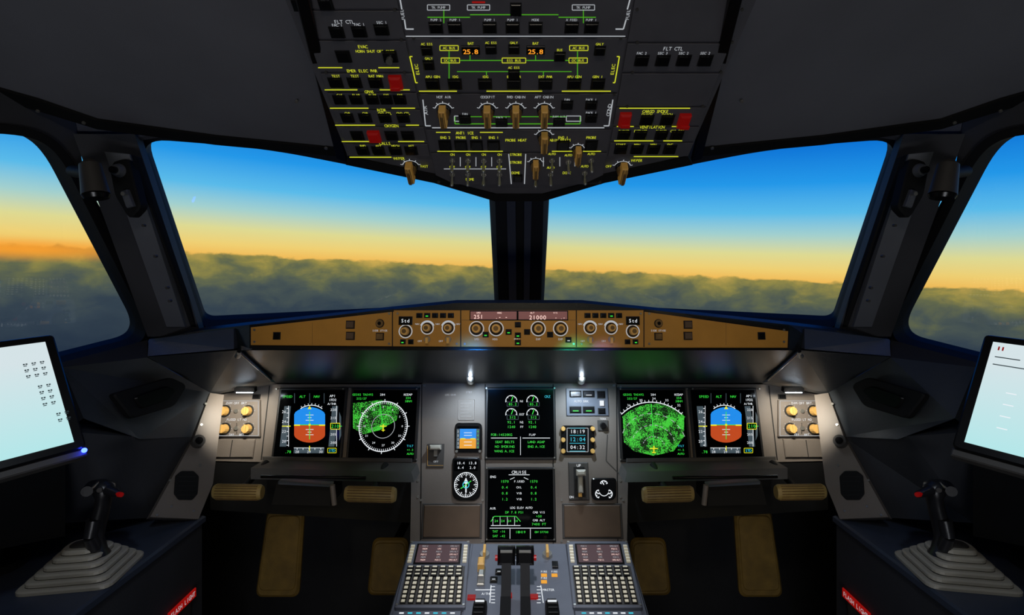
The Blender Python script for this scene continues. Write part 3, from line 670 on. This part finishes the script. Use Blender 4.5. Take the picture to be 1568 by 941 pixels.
yl(944,970,191);yl(1028,1050,191);b.T(OP,998,192,'VENTILATION',4.2,yeE,d)
for x in (955,980,1012,1036): ob(x,204,None,17,11); b.T(OP,x,198,random.choice(['BLOWER','EXTRACT','CAB FAN'])[:7],3.4,yeE,d)
yl(940,1000,213);yl(1015,1044,213)
for x in (950,975,1000,1025): ob(x,226,None,17,11); b.T(OP,x,219,random.choice(['ENG','MAN','START']),3.6,yeE,d)
yl(970,1038,237)
bigknob(952,254,.95);b.T(OP,975,243,'WIPER',4.0,yeE,d); b.T(OP,932,252,'OFF',3.6,yeE,d)
for x,y in ((480,60),(500,108),(515,138),(615,58),(620,108),(605,12),(975,62),(1120,62),(968,108),(1103,108),(960,160),(1075,160),(634,56),(950,56),(642,142),(940,142),(672,276),(918,276),(975,12),(1135,12)): b.C(OP,x,y,2.4,.004,.006,panD,n=10)
b.build('overhead_panel')

# ---------------------------------------------------------------- centre pedestal
b=B()
b.prism(PD,[(-.27,0),(.268,0),(.268,-.75),(-.27,-.75)],-.04,0,pedM)
b.slab([(-.262,1.27,0),(.262,1.27,0),(.262,1.27,.60),(-.262,1.27,.60)],(0,-.72,0),panD)
d=.0044
b.P(PD,[(724,834),(866,834),(880,945),(708,945)],0,.004,pedM,.001)
for x in (742,838):
    b.C(PD,x,853,8,.004,.012,silM,7); b.R(PD,x,853,4,13,.012,.026,tanM,.001)
b.R(PD,790,848,20,9,.004,.008,blkG,.001); b.T(PD,790,860,'ENG',4,whE,d)
for x,y in ((770,846),(812,846),(764,878),(756,890)): btn(b,PD,x,y,9,7,whD,.004)
for (x,y) in ((833,883),(849,883),(833,893)): b.R(PD,x,y,9,4,.004,.007,orE,.001); b.T(PD,x,y-6,'FIRE',3,whE,d)
b.R(PD,737,885,11,28,.004,.010,silM,.002); b.R(PD,737,875,10,12,.010,.032,tanM,.003); b.R(PD,737,893,9,10,.010,.03,silM,.002)
b.R(PD,850,868,9,9,.004,.01,blkG,.001)
b.line(PD,[(752,898),(750,925)],1.3,d,whE);b.line(PD,[(828,898),(832,925)],1.3,d,whE); b.line(PD,[(728,905),(752,905)],1.2,d,whE)
for i in range(6): b.line(PD,[(752,900+i*5),(758,900+i*5)],1,d,whE);b.line(PD,[(822,900+i*5),(828,900+i*5)],1,d,whE)
b.T(PD,745,911,'A/THR',3.6,whE,d);b.T(PD,840,905,'MASTER',3.6,whE,d)
for x,y,m in ((722,918,redE),(805,916,redE),(818,917,redE),(778,915,redE)): b.R(PD,x,y,12,6,.004,.010,m,.001)
b.P(PD,[(602,938),(706,938),(705,948),(600,948)],0,.006,pedM,.001);b.P(PD,[(880,938),(982,938),(984,948),(881,948)],0,.006,pedM,.001)
for i in range(7): b.rect(PD,615+i*13,942,7,2,.0065,cyE if i%3 else whE); b.rect(PD,894+i*12,942,7,2,.0065,whE if i%3 else cyE)
for x in (628,720,867,960): b.line(PD,[(x,833),(795+(x-795)*1.19,941)],1.5,.0003,seamM)
b.build('center_pedestal')
b=B()
for x in (-.0275,.0125):
    b.slab([(x-.010,1.00,.615),(x-.010,1.10,.63),(x-.010,1.125,.70),(x-.010,1.105,.715),(x-.010,1.06,.66)],(.02,0,0),blkM)
    f3=Fr((x,1.108,.70),(1,0,0),(0,.35,.9))
    b.box(f3,0,0.005,.038,.036,-.012,.016,blkG,.006)
    b.box(f3,0,.014,.026,.006,.016,.0185,silM,.001)
    b.slab([(x-.010,.9,.595),(x-.010,1.06,.625),(x-.010,1.03,.665),(x-.010,.93,.65)],(.02,0,0),blkM)
b.tube((-.052,1.108,.70),(-.046,1.108,.70),.006,.006,redM); b.tube((.031,1.108,.70),(.037,1.108,.70),.006,.006,redM)
b.build('throttle_quadrant')
for x0 in (-.079,.066):
    b=B(); fr3=Fr((x0,1.0,.575),(0,1,0),(0,0,1))
    b.cyl(fr3,0,0,.085,-.012,.012,blkM,n=40); b.cyl(fr3,0,0,.085,.012,-.012,blkM,n=40)
    for i in range(40):
        t=2*math.pi*i/40; c=V((0,math.cos(t),math.sin(t)))
        p=V((x0,1.0,.575))+c*.087
        b.tube(p-V((.009,0,0)),p+V((.009,0,0)),.0018,.0018,whE if i%4==0 else seamM,6)
    b.build('trim_wheel')
for s_ in (0,1):
    b=B()
    cor=[(629,834),(720,834),(713,936),(604,936)] if s_==0 else [(867,834),(961,834),(984,936),(877,936)]
    b.P(PD,rnd(cor,3,3),0.0005,.012,pedM,.002)
    def mp(u,v):
        x0=cor[0][0]+(cor[3][0]-cor[0][0])*v; x1=cor[1][0]+(cor[2][0]-cor[1][0])*v
        return (x0+(x1-x0)*u, cor[0][1]+(cor[3][1]-cor[0][1])*v)
    b.P(PD,[mp(.13,.05),mp(.87,.05),mp(.87,.36),mp(.13,.36)],.012,.014,blkG,.0005)
    b.poly(PD,[mp(.16,.07),mp(.84,.07),mp(.84,.34),mp(.16,.34)][::-1],.0144,mcM)
    for i in range(6):
        y=.095+i*.042
        for j,t in enumerate(('FROM','UTC','SPD/ALT')): x,yy=mp(.27+.24*j,y); b.T(PD,x,yy,t if (i+j)%3 else 'PGS12',2.2,pkE if i%2 else whD,.0148)
    for i in range(6):
        for u in (.065,.935):
            x,y=mp(u,.09+i*.046); b.R(PD,x,y,6,2.6,.012,.016,keyM,.0005)
    b.poly(PD,[mp(.05,.385),mp(.95,.385),mp(.95,.97),mp(.05,.97)][::-1],.0122,panD)
    for r in range(3):
        for c in range(7):
            x,y=mp(.11+.125*c,.42+r*.055); b.R(PD,x,y,9.5,4.2,.012,.017,blkG,.001); b.rect(PD,x,y-.3,7,2.2,.0173,keyM)
    for r in range(6):
        for c in range(8):
            x,y=mp(.11+.112*c,.59+r*.068)
            b.R(PD,x,y,8.2,5.6,.012,.0155,blkG,.001)
            b.R(PD,x,y,5.6,3.8,.0155,.0168,keyM,.0004)
    for u in (.03,.97):
        for v in (.02,.97): x,y=mp(u,v); b.C(PD,x,y,2,.011,.0135,silM,n=8)
    b.build('flight_management_keypad')

# ---------------------------------------------------------------- side structures (left, mirrored)
b=B()
b.slab([W(226,547,1.13),W(322,601,1.30),W(299,668,1.235),W(215,672,1.08),W(128,640,.98),W(96,562,.985)],(-.03,.05,-.02),gusM)
b.slab([W(299,668,1.235),W(232,792,1.13),W(100,800,1.0),W(100,660,.95),W(200,668,1.06)],(-.04,.06,0),wallM)
b.slab([W(226,547,1.13),W(96,562,.985),W(-160,640,.78),W(-160,620,.80),W(100,553,1.0),W(226,520,1.17)],(-.03,.03,-.02),wallM)
b.slab([W(96,562,.985),W(128,640,.98),W(100,660,.95),W(100,820,.95),W(-300,900,.70),W(-300,700,.70)],(-.03,.03,0),blkM)
RF=Fr(W(222,600,1.10),W(300,610,1.24)-W(140,590,1.0),W(222,546,1.13)-W(215,672,1.08))
b.P(RF,rnd([(165,604),(255,578),(281,590),(262,622),(195,642)],8),-.002,.012,blkM,.003)
b.P(RF,rnd([(196,610),(246,592),(262,598),(248,614),(206,628)],6),.010,.016,blkG,.003)
b.build('side_window_sill'); b.build('side_window_sill',mirror=True)
LGf=Fr(W(285,720,1.17),W(320,720,1.2)-W(260,720,1.14),W(322,601,1.30)-W(270,790,1.12))
b=B()
b.P(LGf,[(322,601),(343,604),(326,740),(304,794),(230,791),(298,668)],-.02,0,panM)
b.P(LGf,rnd([(268,728),(277,721),(296,721),(304,729),(302,756),(294,765),(273,765),(266,756)],2,2),0,.003,blkM,.001)
for i in range(5): b.line(LGf,[(272,730+i*7),(299,730+i*7)],1,.0034,seamM)
b.C(LGf,302,676,11,0,.010,panD,10); b.C(LGf,302,676,6,.010,.014,blkG,5)
for x,y in ((315,618),(308,650),(262,775),(296,782),(260,735),(306,712),(240,788)): b.C(LGf,x,y,2,0,.002,silM,n=8)
b.build('side_speaker_panel'); b.build('side_speaker_panel',mirror=True)
b=B()
b.slab([W(384,716,1.25),W(630,722,1.25),W(634,738,1.21),W(384,733,1.21)],(0,.07,-.004),panD)
b.tube(W(400,729,1.20),W(560,731,1.20),.004,.004,blkG)
b.slab([W(322,708,1.33),W(628,715,1.33),W(628,800,1.32),W(322,780,1.32)],(0,.02,0),blkM)
b.slab([W(424,738,1.20),W(506,742,1.20),W(506,774,1.18),W(416,772,1.18)],(0,.08,0),blkM)
b.slab([W(426,736,1.19),W(504,740,1.19),W(504,745,1.17),W(426,741,1.17)],(0,.03,-.003),postM)
b.tube(W(509,742,1.18),W(512,772,1.18),.006,.006,panM)
b.build('folding_tray_table'); b.build('folding_tray_table',mirror=True)
for s_ in (1,-1):
    for (x0,y0,x1,y1) in ((328,752,402,753),(529,755,606,757)):
        b=B(); p=W(x0,y0,1.17);q=W(x1,y1,1.17)
        if s_<0: p=V((-q.x,q.y,q.z));q=V((-W(x0,y0,1.17).x,1.17,W(x0,y0,1.17).z))
        L=(q-p).length; ux=(q-p).normalized(); r=.0175; n=22
        loops=[]
        for t in [0,.006,L-.006,L]:
            rr_=r*(.82 if t in (0,L) else 1)
            loops.append([p+ux*t+V((0,math.cos(a)*rr_*.8,math.sin(a)*rr_)) for a in [2*math.pi*i/n for i in range(n)]])
        b.loft(loops,ribM)
        for i in range(9):
            a=math.pi*(.55+i*.11); cpt=V((0,math.cos(a)*r*.8,math.sin(a)*r))
            b.tube(p+ux*.008+cpt,p+ux*(L-.008)+cpt,.0011,.0011,tanD,6)
        b.tube(p+ux*L*.5+V((0,.01,0)),p+ux*L*.5+V((0,.13,.02)),.008,.008,blkM)
        b.build('footrest')
for s_ in (1,-1):
    for (cx_,cy_,w_,h_) in ((430,845,66,124),(595,867,62,80)):
        b=B(); Y=1.36; o_=W(cx_,cy_,Y); o_.x*=s_
        f3=Fr(o_,(1,0,0),(0,.25,1)); k_=Y/F
        w=w_*k_;h=h_*k_
        b.prism(f3,rnd([(-w/2,-h/2),(w/2,-h/2),(w/2*.88,h/2),(-w/2*.88,h/2)],.02,5),-.012,0,pedalM,.006)
        b.prism(f3,rnd([(-w*.42,-h*.42),(w*.42,-h*.42),(w*.38,h*.42),(-w*.38,h*.42)],.016,5),0,.003,pedalM,.002)
        b.tube(f3.p(0,h*.2,-.012),f3.p(0,h*.5,-.2),.012,.012,blkM)
        b.build('rudder_pedal')
b=B()
b.prism(XY,[( -.722,1.165),(-.722,.35),(-1.28,.35),(-1.28,1.165)],0,.75,wallM)
b.prism(XY,[(-.716,1.17),(-.716,.35),(-1.28,.35),(-1.28,1.17)],.7505,.765,conM,.004)
sf=Fr((-.7215,.35,.75),(0,1,0),(0,0,1))
b.box(sf,.62,-.22,.30,.14,0,.004,panD,.002); b.box(sf,.62,-.22,.26,.11,.004,.006,wallM,.001)
b.build('side_console'); b.build('side_console',mirror=True)
for s_ in (1,-1):
    t=B(); f3=Fr((-.7215*s_,1.088,.612),(0,1,0) if s_>0 else (0,-1,0),(0,0,1))
    t.box(f3,0,0,.088,.019,.0045,.0075,redE,.0005)
    x=-.036
    for c in 'FLASH LIGHT':
        if c!=' ':
            vs,fs=glyph(c); t.add([f3.p(x+gx*.008,gy*.010,.008) for gx,gy in vs],fs,whD)
        x+=.0072
    t.build('flashlight_sign')
b=B(); c0=V((-.795,.935,.7655))
f3=Fr(c0,(.97,.16,0),(-.16,.97,0))
for i in range(6):
    w=.150-.018*i; h=.124-.015*i; z=.0092*i
    b.prism(f3,rnd([(-w/2,-h/2),(w/2,-h/2),(w/2,h/2),(-w/2,h/2)],.022,5),z,z+.0072,crmM,.0025)
    b.prism(f3,rnd([(-w/2+.01,-h/2+.01),(w/2-.01,-h/2+.01),(w/2-.01,h/2-.01),(-w/2+.01,h/2-.01)],.015,4),z+.0072,z+.0092,panD)
path=[((149,848),17,17),((150,840),12,12),((149,822),8.5,9),((150,805),10,12),((153,790),11,13),((157,775),10,12),((160,760),10,13),((159,750),16,15),((155,741),18,14),((151,736),12,9)]
loops=[]
for (p,rx,ry) in path:
    c=W(p[0],p[1],.935); kk=.935/F
    loops.append([c+V((rx*kk*math.cos(t),ry*kk*math.sin(t),0)) for t in [2*math.pi*i/18 for i in range(18)]])
b.loft(loops,gripM)
b.tube(W(142,744,.925),W(133,752,.90),.011,.009,gripM,14); b.tube(W(166,750,.92),W(184,757,.905),.009,.006,gripM); b.tube(W(181,756,.905),W(186,757,.90),.0045,.004,redM)
b.tube(W(144,795,.925),W(138,822,.92),.012,.010,gripM); b.tube(W(138,822,.92),W(146,838,.93),.010,.012,gripM); b.tube(W(152,748,.915),W(152,750,.905),.005,.004,panD)
b.build('sidestick'); b.build('sidestick',mirror=True)
b=B(); f3=Fr((-.985,.955,.7655),(1,0,0),(0,1,0)); 
b.cyl(f3,0,0,.055,0,.012,blkM,.05); b.cyl(f3,0,0,.018,.012,.05,gripM,.016); b.box(f3,0,0,.08,.028,.05,.07,gripM,.008)
b.cyl(f3,.0,.0,.03,.07,.078,panD,.028); b.build('steering_tiller'); b.build('steering_tiller',mirror=True)
# tablets
TR=W(82,511,.86);BRp=W(131,684,.80)
TF=Fr(TR,V((.037,.052,.005)),TR-BRp)
L=.290;Hh=(TR-BRp).length
for s_ in (1,-1):
    b=B(); fr=TF
    if s_<0:
        o2=V((-TR.x,TR.y,TR.z)); fr=Fr(o2,V((.037,-.052,-.005)),V((-(TR-BRp).x,(TR-BRp).y,(TR-BRp).z)))
    sg=-1 if s_>0 else 1
    xs=sorted([0,sg*L])
    b.prism(fr,rnd([(xs[0],-Hh),(xs[1],-Hh),(xs[1],0),(xs[0],0)],.008,4),-.012,0,blkG,.002)
    cxm=(xs[0]+xs[1])/2
    b.box(fr,cxm,-Hh/2,L-.026,Hh-.026,0,.0006,tabE)
    if s_>0:
        for i in range(11):
            if i in (3,8): continue
            for j in range(3 if i<3 else 2):
                yy=-.050-.0105*i; xx=-.024-.010*j+(.012*(i>8))
                b.box(fr,xx-.001,yy+.001,.0022,.0022,.0006,.0009,ink); b.box(fr,xx+.002,yy+.001,.0022,.0022,.0006,.0009,ink); b.box(fr,xx,yy-.002,.004,.0012,.0006,.0009,ink)
    else:
        for i,w in enumerate((.03,.04)): b.box(fr,.02+w/2,-.040-.014*i,w,.0016,.0006,.0009,ink)
        b.box(fr,.022,-.024,.002,.007,.0006,.0009,redE); b.box(fr,.027,-.024,.002,.007,.0006,.0009,redE)
        for i in range(4): b.box(fr,.05,-.10-.02*i,.012,.0015,.0006,.0009,whE)
    b.prism(fr,[(xs[0],-Hh-.012),(xs[1],-Hh-.012),(xs[1],-Hh),(xs[0],-Hh)],-.02,-.004,panD,.002)
    b.tube(fr.p(cxm,-Hh*.6,-.012),fr.p(cxm,-Hh*.7,-.07),.018,.014,blkM); b.tube(fr.p(cxm,-Hh*.7,-.07),fr.p(cxm,-Hh*1.1,-.11),.012,.012,blkM)
    if s_>0: b.tube(W(129,689,.80),W(129.5,689,.785),.0038,.003,blE)
    b.build('tablet_computer')

# ---------------------------------------------------------------- lights
def aim(o,loc,tgt): o.location=loc; o.rotation_euler=(V(tgt)-V(loc)).to_track_quat('-Z','Y').to_euler(); ROOT.objects.link(o)
def spot(name,loc,tgt,e,col,size=90,blend=.8,rad=.01):
    l=bpy.data.lights.new(name,'SPOT'); l.energy=e; l.color=col; l.spot_size=math.radians(size); l.spot_blend=blend; l.shadow_soft_size=rad
    aim(bpy.data.objects.new(name,l),loc,tgt)
def area(name,loc,tgt,e,col,sx,sy):
    l=bpy.data.lights.new(name,'AREA'); l.energy=e; l.color=col; l.shape='RECTANGLE'; l.size=sx; l.size_y=sy
    aim(bpy.data.objects.new(name,l),loc,tgt)
for x in (720,891):
    spot('map_light_beam',W(x,586,1.27),MP.p(*MP.q(x+(6 if x<800 else 2),690)),2.2,(.68,.84,1),125,1,.006)
for sx in (-1,1):
    L0=W(370,598,1.22); T0=MP.p(*MP.q(363,650)); L0.x*=-sx; T0.x*=-sx
    spot('panel_flood_beam',L0,T0,2.6,(1,.93,.78),95,1,.006)
for x,e in ((-.36,2.6),(0,5.0),(.36,2.6)): spot('glareshield_flood',(x,.45,1.68),(x,1.1,1.20),e,(1,.72,.32),34,1,.02)
spot('pedestal_flood',(0,.42,1.78),(0,1.12,.60),48,(.93,.94,1),27,.8,.03)
area('ceiling_fill',(0,-.2,1.88),(0,.6,.8),2.5,(1,.90,.76),.5,.2)  # added general fill from the aft ceiling, no fitting modelled
area('aft_fill',(0,-.9,.35),(0,.7,1.75),4.5,(.90,.93,1),.7,.3)  # added fill behind the camera, lifts the overhead panel and ceiling
spot('console_light',(-.35,.25,1.72),(-.8,.95,.8),5,(.72,.85,1),30,1,.03)
spot('console_light',(.35,.25,1.72),(.8,.95,.8),5,(.72,.85,1),30,1,.03)
for sx in (-1,1):
    spot('footwell_light',(sx*.5,1.0,.6),(sx*.5,1.4,.55),.28,(1,.82,.38),120,1,.02)
    spot('footrest_light',(sx*.52,.55,1.1),(sx*.52,1.17,.80),1.6,(1,.86,.6),26,1,.02)
spot('added_glow_blue',W(722,540,1.03),W(722,560,1.2),.55,(.03,.30,1),95,1,.01)  # added coloured spots standing in for reflected glow under the glareshield
spot('added_glow_green',W(880,540,1.03),W(884,560,1.2),.40,(.03,.75,.5),90,1,.01)
spot('added_glow_blue',W(925,540,1.03),W(925,558,1.2),.28,(.25,.22,1),80,1,.01)

# ---------------------------------------------------------------- world
w=bpy.data.worlds.new('evening_sky'); scene.world=w; w.use_nodes=True; nt=w.node_tree; nt.nodes.clear()
N=nt.nodes.new; Lk=nt.links.new
ou=N('ShaderNodeOutputWorld'); bg=N('ShaderNodeBackground'); Lk(bg.outputs[0],ou.inputs[0])
tc=N('ShaderNodeTexCoord')
dt=N('ShaderNodeVectorMath'); dt.operation='DOT_PRODUCT'; dt.inputs[1].default_value=(.046,-.024,1); Lk(tc.outputs['Generated'],dt.inputs[0])
def ramp(src,stops,off,sc):
    m_=N('ShaderNodeMath'); m_.operation='MULTIPLY_ADD'; m_.inputs[1].default_value=sc; m_.inputs[2].default_value=off; Lk(src,m_.inputs[0])
    r=N('ShaderNodeValToRGB'); Lk(m_.outputs[0],r.inputs[0]); e=r.color_ramp.elements
    while len(e)<len(stops): e.new(.5)
    for i,(t,c) in enumerate(stops): e[i].position=t*sc+off; e[i].color=(*lin(c),1)
    return r.outputs[0]
sky=ramp(dt.outputs['Value'],[(0,(246,192,92)),(.018,(244,212,118)),(.045,(226,222,150)),(.078,(166,212,210)),(.115,(92,190,238)),(.165,(36,154,236)),(.225,(12,118,218)),(.32,(6,84,185))],0,2.0)
mp_=N('ShaderNodeMapping'); mp_.inputs['Scale'].default_value=(1,1,1.8); Lk(tc.outputs['Generated'],mp_.inputs[0])
nz=N('ShaderNodeTexNoise'); nz.inputs['Scale'].default_value=32; nz.inputs['Detail'].default_value=5; nz.inputs['Roughness'].default_value=.5; Lk(mp_.outputs[0],nz.inputs[0])
nb=N('ShaderNodeTexNoise'); nb.inputs['Scale'].default_value=17; nb.inputs['Detail'].default_value=7; nb.inputs['Roughness'].default_value=.55; nb.inputs['Distortion'].default_value=.3; Lk(mp_.outputs[0],nb.inputs[0])
ed=N('ShaderNodeMath'); ed.operation='MULTIPLY_ADD'; ed.inputs[1].default_value=-.020; Lk(nz.outputs['Fac'],ed.inputs[0]); Lk(dt.outputs['Value'],ed.inputs[2])
ad=N('ShaderNodeMath'); ad.operation='ADD'; ad.inputs[1].default_value=.010; Lk(ed.outputs[0],ad.inputs[0])
mk=N('ShaderNodeMapRange'); mk.inputs['From Min'].default_value=-.0018; mk.inputs['From Max'].default_value=.0022; Lk(ad.outputs[0],mk.inputs['Value'])
cd=N('ShaderNodeMath'); cd.operation='MULTIPLY_ADD'; cd.inputs[1].default_value=.115; Lk(nb.outputs['Fac'],cd.inputs[0]); Lk(ad.outputs[0],cd.inputs[2])
cs=N('ShaderNodeMath'); cs.operation='ADD'; cs.inputs[1].default_value=-.0575; Lk(cd.outputs[0],cs.inputs[0])
cl_=ramp(cs.outputs[0],[(-.16,(38,52,70)),(-.09,(54,68,80)),(-.055,(74,86,84)),(-.03,(102,108,78)),(-.008,(146,138,74)),(.02,(205,172,84))],.5,2.0)
mm=N('ShaderNodeMix'); mm.data_type='RGBA'; Lk(mk.outputs[0],mm.inputs[0]); Lk(cl_,mm.inputs[6]); Lk(sky,mm.inputs[7])
sv=N('ShaderNodeVectorMath'); sv.operation='SUBTRACT'; sv.inputs[1].default_value=(-.700,.715,.044); Lk(tc.outputs['Generated'],sv.inputs[0])
sm_=N('ShaderNodeVectorMath'); sm_.operation='MULTIPLY'; sm_.inputs[1].default_value=(4.5,4.5,48); Lk(sv.outputs[0],sm_.inputs[0])
sl=N('ShaderNodeVectorMath'); sl.operation='LENGTH'; Lk(sm_.outputs[0],sl.inputs[0])
sr=N('ShaderNodeMapRange'); sr.interpolation_type='SMOOTHSTEP'; sr.inputs['From Min'].default_value=1.0; sr.inputs['From Max'].default_value=0; sr.inputs['To Max'].default_value=.9; Lk(sl.outputs['Value'],sr.inputs['Value'])
m2=N('ShaderNodeMix'); m2.data_type='RGBA'; Lk(sr.outputs[0],m2.inputs[0]); Lk(mm.outputs[2],m2.inputs[6]); m2.inputs[7].default_value=(*lin((255,162,48)),1)
Lk(m2.outputs[2],bg.inputs[0]); bg.inputs[1].default_value=1.0

# ---------------------------------------------------------------- camera
cam=bpy.data.cameras.new('camera'); cam.lens=18; cam.sensor_width=36; cam.shift_x=-11/1568; cam.shift_y=-41.5/1568; cam.clip_start=.02
co=bpy.data.objects.new('camera',cam); co.location=(0,0,ZC); co.rotation_euler=(math.radians(90),0,0); ROOT.objects.link(co); scene.camera=co
